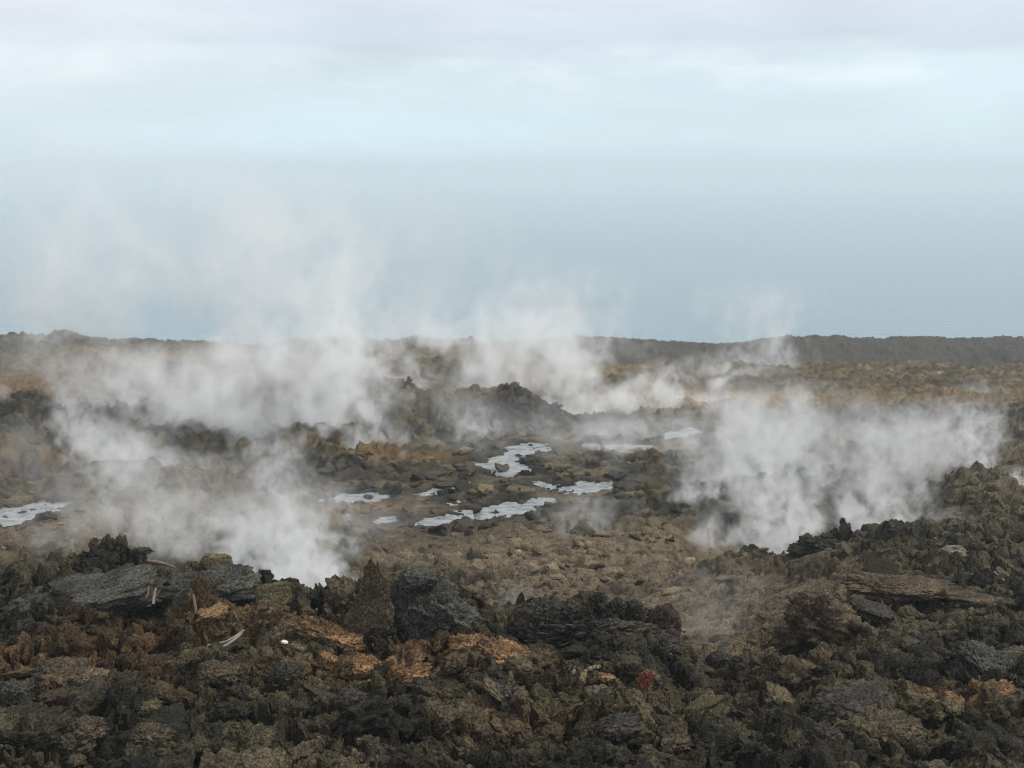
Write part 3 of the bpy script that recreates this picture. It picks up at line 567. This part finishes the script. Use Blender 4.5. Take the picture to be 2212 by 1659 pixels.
for (px, py, wp, hp, ro, la, sd) in ((785, 1455, 80, 26, (24, 14, 0), 'orange crust piece below the lower end of the longest orange slab', 35), (850, 1470, 46, 30, (10, -12, 0), 'small humped orange crust piece left of the wide orange plate', 36), (893, 1472, 78, 24, (20, -16, 10), 'wide orange plate of broken crust, flattest of its heap', 37),
        (881, 1428, 17, 40, (0, 8, 0), 'upright orange shard standing like a tooth below the mound', 38), (944, 1412, 16, 26, (0, 10, 0), 'second shorter upright orange shard, below the mound', 39), (1010, 1412, 90, 32, (18, -6, 0), 'arched orange crust at the right foot of the mound', 40), (1095, 1430, 130, 16, (26, 18, 0), 'thin orange slab sloping down below the black boulder row', 41), (870, 1440, 90, 14, (20, -20, 0), 'thin brown orange strip of crust under the upright shard', 42)):
    stand('crust_piece', la, 'lava crust', px, py, wp, hp, M_ORANGE, .6, None, sd, 5, ro, 'pieces of orange crust', .15, jag=.5, fine=.22, box=3.0, cl=2.6, strata=.02)
stand('red_rock', 'brick red cinder rock at the lower right of the black boulder row', 'rock', 1392, 1488, 32, 44, M_RED, .5, None, 43, 5, (0, 32, 0), jag=.4, fine=.16, box=5, cl=1.8)
stand('orange_rock', 'small blocky orange rock left of the brick red rock', 'rock', 1311, 1473, 40, 19, M_ORANGE, .7, None, 44, 4, (0, 8, 0), jag=.34, fine=.1, box=3, cl=2)
def tube(name, label, cat, pts, rad, mat, seed=0, rough=.12, group=None):
    """a bent stick through world points, thinning towards its end"""
    P = [Vector(p) for p in pts]; Q_ = []
    for i in range(len(P) - 1):
        for k in range(8):
            t = k / 8; a = P[max(i - 1, 0)]; b_ = P[i]; c_ = P[i + 1]; d_ = P[min(i + 2, len(P) - 1)]
            Q_.append(.5 * ((2 * b_) + (c_ - a) * t + (2 * a - 5 * b_ + 4 * c_ - d_) * t * t + (3 * b_ - a - 3 * c_ + d_) * t ** 3))
    Q_.append(P[-1]); V = []; F = []; rr = np.random.default_rng(seed); n_ = 8; c0 = Q_[0].copy()
    for i, q in enumerate(Q_):
        tg = (Q_[min(i + 1, len(Q_) - 1)] - Q_[max(i - 1, 0)]).normalized(); s1 = tg.cross(Vector((.1, .3, 1))).normalized(); s2 = tg.cross(s1)
        r_ = rad * (1 - .45 * i / len(Q_)) * (1 + rough * rr.normal())
        for k in range(n_):
            a = k * 2 * math.pi / n_; V.append((q - c0 + (s1 * math.cos(a) + s2 * math.sin(a)) * r_ * (1 + rough * .6 * rr.normal()))[:])
        if i:
            for k in range(n_): F.append([(i - 1) * n_ + k, (i - 1) * n_ + (k + 1) % n_, i * n_ + (k + 1) % n_, i * n_ + k])
    m0 = len(V); V += [(Q_[0] - c0)[:], (Q_[-1] - c0)[:]]; e = (len(Q_) - 1) * n_
    for k in range(n_): F += [[m0, (k + 1) % n_, k, m0], [m0 + 1, e + k, e + (k + 1) % n_, m0 + 1]]
    F = [f for f in F]; me = bpy.data.meshes.new(name); me.from_pydata(V, [], [f[:3] if f[0] == f[3] else f for f in F]); me.polygons.foreach_set('use_smooth', [True] * len(me.polygons)); me.update()
    o = link(name, me, mat); o.location = c0; return tag(o, label, cat, group)
M_STICK = lava_mat('weathered_wood', ((.17, .16, .14), (.30, .28, .25)), .15, 2, contrast=(.8, 1.2))
M_PINK = lava_mat('reddish_wood', ((.10, .07, .055), (.22, .15, .12)), .15, 2, contrast=(.8, 1.2))
tube('stick', 'thin grey stick bent at the crossing, upper of the two lying below the cavity', 'stick', [at(448, 1394, 10.4), at(489, 1385, 10.45), at(527, 1361, 10.6)], .013, M_STICK, 1)
tube('stick', 'straight grey stick crossing under the bent one below the cavity', 'stick', [at(469, 1405, 10.35), at(500, 1386, 10.45), at(524, 1366, 10.6)], .018, M_STICK, 2)
tube('stake', 'pale tipped wooden stake upright against the slab over the cavity', 'stake', [at(425, 1328, 11.1), at(421, 1306, 11.15), at(417, 1283, 11.2)], .022, M_PINK, 3)
tube('stake', 'pale wooden stake leaning beside the end of the narrow dark slab', 'stake', [at(331, 1305, 11.2), at(333, 1287, 11.25), at(337, 1270, 11.3)], .018, M_STICK, 4)
tube('stake', 'shortest faint stake just left of the pale leaning stake', 'stake', [at(316, 1292, 11.3), at(320, 1280, 11.35), at(321, 1266, 11.4)], .012, M_PINK, 5)
tube('plank', 'weathered reddish pole jutting from the right side of the spires outcrop', 'pole', [at(318, 1212, 12.9), at(350, 1217, 12.85), at(378, 1226, 12.8)], .028, M_PINK, 6)
tube('branch', 'lone pale branch lying on the far upper part of the right slope', 'branch', [at(2148, 1236, 16.6), at(2165, 1250, 16.2), at(2180, 1266, 15.8)], .016, M_STICK, 7)
tube('bent_crust', 'pale arched tube of crust resembling a root, beside the small orange rock', 'lava crust', [at(1256, 1476, 9.6), at(1262, 1454, 9.75), at(1280, 1443, 9.8), at(1295, 1440, 9.85)], .030, M_TAN, 8, .25)
tube('bent_crust', 'pale curled tube of crust left of the arched root-like one', 'lava crust', [at(1236, 1456, 9.7), at(1246, 1446, 9.8), at(1258, 1456, 9.8), at(1262, 1472, 9.7)], .026, M_TAN, 9, .25)
m, n, l = new_mat('litter_red'); n['Principled BSDF'].inputs['Base Color'].default_value = (.55, .12, .10, 1); M_LR = m
m, n, l = new_mat('litter_white'); n['Principled BSDF'].inputs['Base Color'].default_value = (.75, .68, .62, 1); M_LW = m
o = stand('wrapper', 'tiny crumpled red and white wrapper above the orange slabs', 'litter', 614, 1402, 20, 8, M_LW, .7, None, 51, 3, (10, 8, 0), lift=1.6, jag=.5, fine=.1)
V, F = lump(52, (.018, .012, .010), 3, .5); q = link('printed_patch', mesh_np('printed_patch', V, F), M_LR, o); q.location = (-.022, -.012, .012)
# right-hand slope
cluster('lava_spires', 'small dark crag with one pointed spire above the right hollow', 'crag',
    [(1790, 1182, 150, 44, .6, (0, 2, 0), K), (1826, 1150, 32, 44, .8, (0, 4, 0), K), (1823, 1132, 13, 24, .8, (0, 0, 0), KS_), (1742, 1168, 38, 40, .8, (0, 0, 0), K), (1785, 1160, 30, 20, .8, (0, 0, 0), KS_), (1806, 1158, 30, 26, .8, (0, -20, 0), KS_), (1725, 1185, 50, 30, .8, (0, 0, 0), K), (1870, 1168, 70, 36, .8, (0, 12, 0), K)], M_DARK, 20.4)
cluster('lava_mound', 'dark brown mound on the right slope pierced by a small cave', 'mound',
    [(1775, 1345, 170, 120, .8, (0, 20, 0), K), (1760, 1300, 80, 50, .8, (0, 0, 0), K), (1730, 1385, 110, 80, .8, (0, 0, 0), K), (1800, 1320, 90, 60, .8, (0, 30, 0), dict(jag=.3, fine=.08, cl=2))], M_BROWN, 12.8)
tube('lava_arch', 'curved lip of lava arching over the cave mouth', 'lava arch', [at(1790, 1338, 12.7), at(1825, 1343, 12.5), at(1862, 1352, 12.4), at(1884, 1368, 12.3), at(1878, 1392, 12.2), at(1856, 1408, 12.2)], .085, M_BROWN, 12, .22)
stand('lava_slab', 'long overhanging ledge with black underside behind the cave mound', 'ledge', 1955, 1310, 250, 26, M_BROWN, .3, 14.6, 61, 6, (16, 5, 2), lift=.9, jag=.3, fine=.08, box=4, cl=3, strata=.02)
stand('lava_slab', 'sinuous thin ledge continuing right from the overhanging ledge', 'ledge', 2110, 1318, 150, 16, M_BROWN, .3, 14.3, 62, 5, (12, 8, 0), lift=.8, jag=.34, fine=.08, box=4, cl=3)
stand('lava_slab', 'dark rounded slab lying between cave lip and overhanging ledge', 'slab', 1880, 1345, 100, 30, M_DARK, .5, 13.4, 63, 5, (16, 16, 0), lift=.4, **SLAB)
for (px, py, wp, hp, mat, ro, la, sd) in ((2062, 1200, 56, 11, M_PALE, (26, -4, 0), 'flat pale stone lying high on the right slope', 64), (2204, 1076, 34, 18, M_PALE, (24, 18, 0), 'whitish tilted stone near the top edge of the right slope', 65), (1958, 1290, 40, 16, M_PALE, (12, 0, 0), 'rounded buff stone on top of the overhanging ledge', 66),
        (1611, 1590, 44, 20, M_TAN, (20, 26, 0), 'tan shard tilted on edge among the nearest rubble', 67), (1548, 1598, 48, 16, M_TAN, (26, 6, 0), 'flat tan stone left of the tan shard', 68), (1640, 1646, 60, 28, M_BROWN, (26, -6, 0), 'flat brown stone below the tan shard', 69), (2107, 1494, 28, 24, M_ORANGE, (0, 20, 0), 'pointed orange shard left of the rusty plate', 70),
        (2158, 1514, 74, 26, M_ORANGE, (24, -8, 0), 'rusty orange plate, brightest on the right slope', 71), (2056, 1540, 60, 18, M_OLIVE, (28, 22, 0), 'grey brown slab sloping below the pointed orange shard', 72), (2120, 1450, 120, 40, M_GREY, (26, 22, 0), 'pale grey streaked slab above the rusty plate', 73),
        (134, 1482, 128, 34, M_BROWN, (22, 3, 0), 'flat brown slab roofing a dark gap in the left foreground', 74), (34, 1530, 72, 54, M_GREY, (10, 0, 0), 'round grey boulder left of the flat brown slab', 75), (174, 1606, 112, 46, M_BROWN, (16, -8, 0), 'smooth brown boulder, lowest of the left foreground', 76), (326, 1618, 92, 46, M_BROWN, (12, 10, 0), 'brown boulder beside the deepest black hole of the foreground', 77),
        (322, 1556, 58, 40, M_OLIVE, (10, -10, 0), 'squarish olive brown rock above the deepest black hole', 78), (208, 1500, 72, 46, M_TAN, (30, 20, 0), 'tan rock capping the heap beside the flat brown slab', 79), (1925, 1600, 150, 36, M_BROWN, (14, -6, 0), 'broad brown slab over the black crevice at the lower right', 80), (1780, 1620, 90, 50, M_DARK, (10, 12, 0), 'dark block left of the broad brown slab', 81),
        (1850, 1545, 170, 30, M_DARK, (16, -12, 0), 'dark overhanging rim above the broad brown slab', 82), (1700, 1470, 60, 44, M_BROWN, (10, 12, 0), 'upright brown block in front of the cave mound', 83), (1600, 1462, 56, 46, M_DARK, (0, 0, 0), 'black boulder at the lower edge of the sandy flat', 84), (1550, 1450, 52, 40, M_DARK, (0, -18, 0), 'smaller dark boulder left of the black boulder by the flat', 85),
        (1340, 1590, 100, 34, M_DARK, (12, -8, 0), 'dark slab roofing a hollow below the brick red rock', 86), (1450, 1620, 84, 22, M_BROWN, (10, -22, 0), 'long ribbed brown block slanting in the nearest rubble', 87), (1090, 1520, 60, 40, M_GREY, (10, 12, 0), 'blocky grey rock in the centre of the near rubble', 88), (980, 1460, 64, 44, M_BROWN, (12, -16, 0), 'brown rock under the arched orange crust', 89),
        (1120, 1470, 60, 46, M_OLIVE, (8, 12, 0), 'cracked buff rock under the thin orange slab', 90), (760, 1540, 70, 44, M_DARK, (12, 10, 0), 'dark rock alone below the heap of orange crust', 91), (620, 1480, 80, 44, M_DARK, (10, -10, 0), 'dark rounded rock under the stubby orange slab', 92), (470, 1480, 90, 40, M_BROWN, (14, 6, 0), 'brown hump of rock below the crossed sticks', 93)):
    stand('lava_rock', la, 'rock', px, py, wp, hp, mat, .7, None, sd, 5 if wp > 70 else 4, ro, None, .18, jag=.36, fine=.17, box=2.0 + (sd % 4) * .7, cl=2.0)
for (px, py, D, wp, hp, la, sd) in ((1796, 946, 46, 26, 26, 'dark round rock left of the pair in the steam on the right', 101), (1856, 942, 46, 64, 30, 'wider dark rock right of the round one in the steam', 102), (867, 842, 58, 24, 22, 'lone dark knob on top of the central hill', 103), (103, 1122, 30, 34, 18, 'dark rock standing at the edge of the wide pool', 104), (50, 1113, 31, 22, 9, 'low dark rock breaking the surface of the wide pool', 105),
        (1162, 1030, 38.5, 22, 8, 'dark rock on the bank at the bend of the stream', 106), (1115, 981, 43.5, 18, 9, 'small dark rock in the head of the stream', 107), (795, 1078, 34, 22, 10, 'small brown rock in the narrow pool', 108), (1385, 1062, 35.5, 26, 16, 'dark rock at the right end of the middle pool', 109), (1148, 1122, 30.5, 30, 20, 'pointed black rock on the near bank of the lower pool', 110)):
    stand('lava_rock', la, 'rock', px, py, wp, hp, M_DARK, .8, D, sd, 4, (0, 8, 0), None, .0, **K)

HAZE = .0009
# label, x, foot row, top row, width, distance, opacity, detail, fading, lean, depth
STEAM = [
 ('broad white bank of steam filling the hollow left of the central hill', 560, 985, 740, 560, 49, 1.5, 5, .5, 20, .5),
 ('densest white column rising beside the left flank of the central hill', 735, 960, 590, 260, 47, 1.6, 4, 1.0, -30, .7),
 ('tall thin wisp climbing above the sea from the left bank of steam', 640, 850, 430, 420, 62, 1.1, 4.5, .9, 60, .7),
 ('slim twisting wisp seen against the sea left of centre', 750, 800, 540, 70, 60, .8, 3, .8, -20, .8),
 ('dense steam pouring out of the hollow behind the nearest crest', 640, 1330, 1030, 290, 16.5, 2.0, 4, .8, -50, .8, .75),
 ('narrow column climbing from the hollow steam behind the nearest crest', 590, 1130, 900, 170, 34, .9, 3.5, .9, 10, .8),
 ('faint pillar of steam above the left bank of dark rock', 165, 1010, 750, 140, 41, .7, 4, .9, 10, .8),
 ('curling steam beside the faint left pillar', 330, 960, 740, 170, 50, .7, 4, .7, -40, .8),
 ('low drifting steam hugging the bank on the left', 250, 1015, 930, 420, 39, 1.0, 6, .7, 30, .4),
 ('thin steam trailing over the ground left of the hollow', 330, 1200, 1020, 300, 25, .5, 5, .7, 60, .6),
 ('thin steam between the narrow column and the left pool', 420, 1120, 980, 260, 34, .5, 5, .6, 20, .6),
 ('broad pale steam over the far rim behind the central hill', 1090, 870, 650, 500, 72, 2.3, 5, .9, 20, .5),
 ('steam blowing rightwards from behind the central hill crest', 1230, 905, 700, 230, 60, 1.1, 4, 1.0, -20, .6),
 ('brightest low bank of steam lying over the orange ground', 1370, 925, 825, 440, 57, 2.2, 6, .7, -40, .4),
 ('small wisps on the near flank of the central hill', 1010, 965, 860, 130, 46, .7, 3.5, .9, 30, .8),
 ('low steam along the orange bank under the central hill', 800, 990, 900, 260, 43.5, .8, 5, .8, 20, .5),
 ('largest white cloud pouring up from the hollow on the right', 1680, 1250, 900, 270, 24, 1.5, 4.5, .9, -40, .8, .6),
 ('middle cloud drifting up behind the largest right cloud', 1620, 1060, 800, 330, 38, 1.0, 5, .8, 20, .7),
 ('dense small cloud right of the pointed spire', 1890, 1220, 980, 200, 24.5, 1.3, 4, .9, 20, .8, .7),
 ('cloud behind the upper rim of the right slope', 1975, 1040, 870, 270, 37, .85, 4.5, .8, -30, .7, .8),
 ('narrow cloud at the right end of the rim', 2110, 1030, 850, 110, 36.5, .8, 3.5, .8, 10, .8, .7),
 ('low steam crossing the hollow between the two right clouds', 1780, 1010, 890, 420, 44, .35, 6, .6, 30, .4),
 ('light column standing at the left edge of the right clouds', 1530, 1130, 960, 120, 32.5, .9, 3, .9, -30, .8),
 ('thin smoke over the smooth brown ground', 1260, 1175, 1050, 200, 28.5, .55, 4, .9, 10, .8),
 ('faint smoke lying on the pale flat beyond the crest', 1540, 1420, 1200, 300, 15.5, .13, 5, .6, 30, .8),
 ('steam over the pools beyond the stream', 1330, 980, 900, 260, 47, .8, 5, .7, 0, .6),
 ('faint steam thinning out over the sea on the right', 1650, 830, 600, 240, 85, .7, 4, .8, 20, .7),
 ('faint steam over the upper right plain', 2120, 900, 820, 120, 62, .5, 4, .8, -10, .8),
 ('wisps above the top of the right slope', 2040, 1180, 1090, 160, 21, .5, 4, .9, 20, .8),
 ('small puff at the right edge of the slope', 2205, 1070, 1000, 60, 26, .7, 3, .8, 0, .8),
 ('smoky wisp in the gap beside the large mound', 1110, 1390, 1240, 120, 13.2, .2, 4, .8, 20, .8),
 ('wide veil of steam thinning out over the sea at left', 480, 800, 350, 1100, 100, .9, 5, .8, 60, .4), ('soft veil of steam over the ground beyond the left crest', 350, 1240, 960, 900, 27, .45, 7, .5, 40, .5),
 ('soft veil of steam over the middle distance at left', 420, 1010, 760, 900, 52, .6, 7, .5, 40, .4),
 ('soft veil of steam over the hollows of the right half', 1780, 1120, 850, 750, 36, .55, 7, .5, 20, .5),
 ('soft veil of steam trailing over the central flats', 1250, 1060, 860, 700, 44, .35, 7, .5, 20, .5),
 ('pale steam thinning upward over the sea right of the centre', 1180, 800, 560, 330, 80, .7, 4.5, .8, 40, .6),
 ('hanging steam over the sea edge at far left', 120, 800, 560, 300, 95, .4, 5, .8, 30, .5),
 ('white mist pooled at the foot of the orange ground', 1440, 900, 850, 330, 60, 1.2, 6, .6, 0, .4, .7),
 ('wispy column rising from the bank above the left pool', 260, 1100, 880, 160, 33, .6, 4, .9, 30, .8),
 ('thin steam over the far brown ground just left of the central hill', 840, 850, 700, 240, 76, .7, 4.5, .8, 10, .6),
 ('far low steam between the central bank and the right plain', 1620, 850, 760, 200, 76, .5, 4, .8, 10, .6),
]
# ---------------------------------------------------------------- steam
m, n, l = new_mat('steam'); n.clear(); mo = n.new('ShaderNodeOutputMaterial'); vs = n.new('ShaderNodeVolumePrincipled')
vs.inputs['Color'].default_value = (.998, .994, .986, 1); vs.inputs['Anisotropy'].default_value = .15
def MN(op, a, b=None, c=None):
    q = n.new('ShaderNodeMath'); q.operation = op
    for i, v in enumerate((a, b, c)):
        if v is None: continue
        if isinstance(v, (int, float)): q.inputs[i].default_value = v
        else: l.new(v, q.inputs[i])
    return q.outputs[0]
def SS(v, a, b):
    q = n.new('ShaderNodeMapRange'); q.interpolation_type = 'SMOOTHSTEP'; q.inputs[1].default_value = a; q.inputs[2].default_value = b; l.new(v, q.inputs[0]); return q.outputs[0]
tco = n.new('ShaderNodeTexCoord'); sp = n.new('ShaderNodeSeparateXYZ'); l.new(tco.outputs['Object'], sp.inputs[0]); oi = n.new('ShaderNodeObjectInfo')
sc_ = n.new('ShaderNodeSeparateColor'); l.new(oi.outputs['Color'], sc_.inputs[0]); dens, freq, powz = sc_.outputs[0], sc_.outputs[1], sc_.outputs[2]; bas = oi.outputs['Alpha']
geo = n.new('ShaderNodeNewGeometry'); vm = n.new('ShaderNodeVectorMath'); vm.operation = 'MULTIPLY'; vm.inputs[1].default_value = (1, 1, .8); l.new(geo.outputs['Position'], vm.inputs[0])
ns = n.new('ShaderNodeTexNoise'); ns.inputs['Detail'].default_value = 4.5; ns.inputs['Roughness'].default_value = .6; ns.inputs['Distortion'].default_value = .8
nw = n.new('ShaderNodeTexNoise'); nw.inputs['Detail'].default_value = 1; l.new(vm.outputs[0], nw.inputs['Vector']); l.new(MN('MULTIPLY', freq, .5), nw.inputs['Scale'])
l.new(vm.outputs[0], ns.inputs['Vector']); l.new(freq, ns.inputs['Scale'])
nn = ns.outputs[0]
x, y, z = sp.outputs; sw = n.new('ShaderNodeSeparateColor'); l.new(nw.outputs['Color'], sw.inputs[0])
x = MN('MULTIPLY_ADD', MN('SUBTRACT', sw.outputs[0], .5), 1.5, x); y = MN('MULTIPLY_ADD', MN('SUBTRACT', sw.outputs[1], .5), 1.5, y)
rad = MN('SQRT', MN('ADD', MN('MULTIPLY', x, x), MN('MULTIPLY', y, y)))
Rz = MN('MULTIPLY_ADD', MN('POWER', MN('MAXIMUM', z, 0.0001), .7), MN('SUBTRACT', 1.0, bas), bas)
env = MN('SUBTRACT', 1.0, MN('DIVIDE', rad, Rz)); e2 = MN('MULTIPLY_ADD', MN('SUBTRACT', nn, .5), 6.2, env)
body = MN('MULTIPLY', MN('POWER', SS(e2, -.15, 1.5), 1.4), SS(env, 0, .5))
tz = MN('MULTIPLY', SS(z, 0, .16), MN('POWER', MN('MAXIMUM', MN('SUBTRACT', 1.0, z), 0.0), powz))
l.new(MN('MULTIPLY', MN('MULTIPLY', body, tz), dens), vs.inputs['Density']); l.new(vs.outputs[0], mo.inputs['Volume'])
m.cycles.volume_sampling = 'MULTIPLE_IMPORTANCE' if hasattr(m.cycles, 'volume_sampling') else None
M_STEAM = m
# hull: a flaring tube of unit radius and unit height
ns_, nz_ = 20, 12; HF = []
def hull(b):
    H = []
    for i in range(nz_ + 1):
        t = i / nz_; r_ = (b + (1 - b) * max(t, .0001) ** .7) + .25
        for k in range(ns_): a = 2 * math.pi * k / ns_; H.append((r_ * 1.03 * math.cos(a), r_ * 1.03 * math.sin(a), t))
    return H
for i in range(nz_):
    for k in range(ns_): HF.append((i * ns_ + k, i * ns_ + (k + 1) % ns_, (i + 1) * ns_ + (k + 1) % ns_, (i + 1) * ns_ + k))
HF += [tuple(reversed(range(ns_))), tuple(nz_ * ns_ + k for k in range(ns_))]
def steam(label, px, py0, py1, wpx, D, tau, freq, powz=1.0, lean=0, dep=.7, bas=.35):
    """steam standing on the land at distance D, seen from row py0 up to py1; tau: how opaque it is across its width"""
    s = D / FDISP * 1.03; h = (py0 - py1) * s; rx = wpx * s / 2 * 1.55; me = bpy.data.meshes.new('steam_plume'); me.from_pydata(hull(bas), [], HF); me.update()
    o = link('steam_plume', me, M_STEAM); p0 = at(px, py0, D); p1 = at(px + lean, py1, D); v = Vector((p1[0] - p0[0], 0, h))
    o.location = p0; o.scale = (rx, rx * dep, v.length); o.rotation_euler = (0, math.atan2(v.x, v.z), 0)
    o.color = (3.1 * tau / (rx * dep), 1.6 * freq / (wpx * s), powz, bas); return tag(o, label, 'steam plume', 'plumes of steam rising from the lava field')
for a in STEAM: steam(*a)

# ---------------------------------------------------------------- sea haze
m, n, l = new_mat('haze'); n.clear(); mo = n.new('ShaderNodeOutputMaterial'); vs = n.new('ShaderNodeVolumePrincipled')
vs.inputs['Color'].default_value = (.79, .86, .885, 1); vs.inputs['Density'].default_value = HAZE; vs.inputs['Anisotropy'].default_value = .0
l.new(vs.outputs[0], mo.inputs['Volume'])
zt = 14; V = np.array([(x, y, z) for x in (-42000, 42000) for y in (-300, 42000) for z in (-75, zt)], float)
Fq = np.array([[0, 1, 3, 2], [4, 6, 7, 5], [0, 4, 5, 1], [2, 3, 7, 6], [0, 2, 6, 4], [1, 5, 7, 3]])
tag(link('haze', mesh_np('haze', V, Fq, smooth=False), m), kind='stuff')
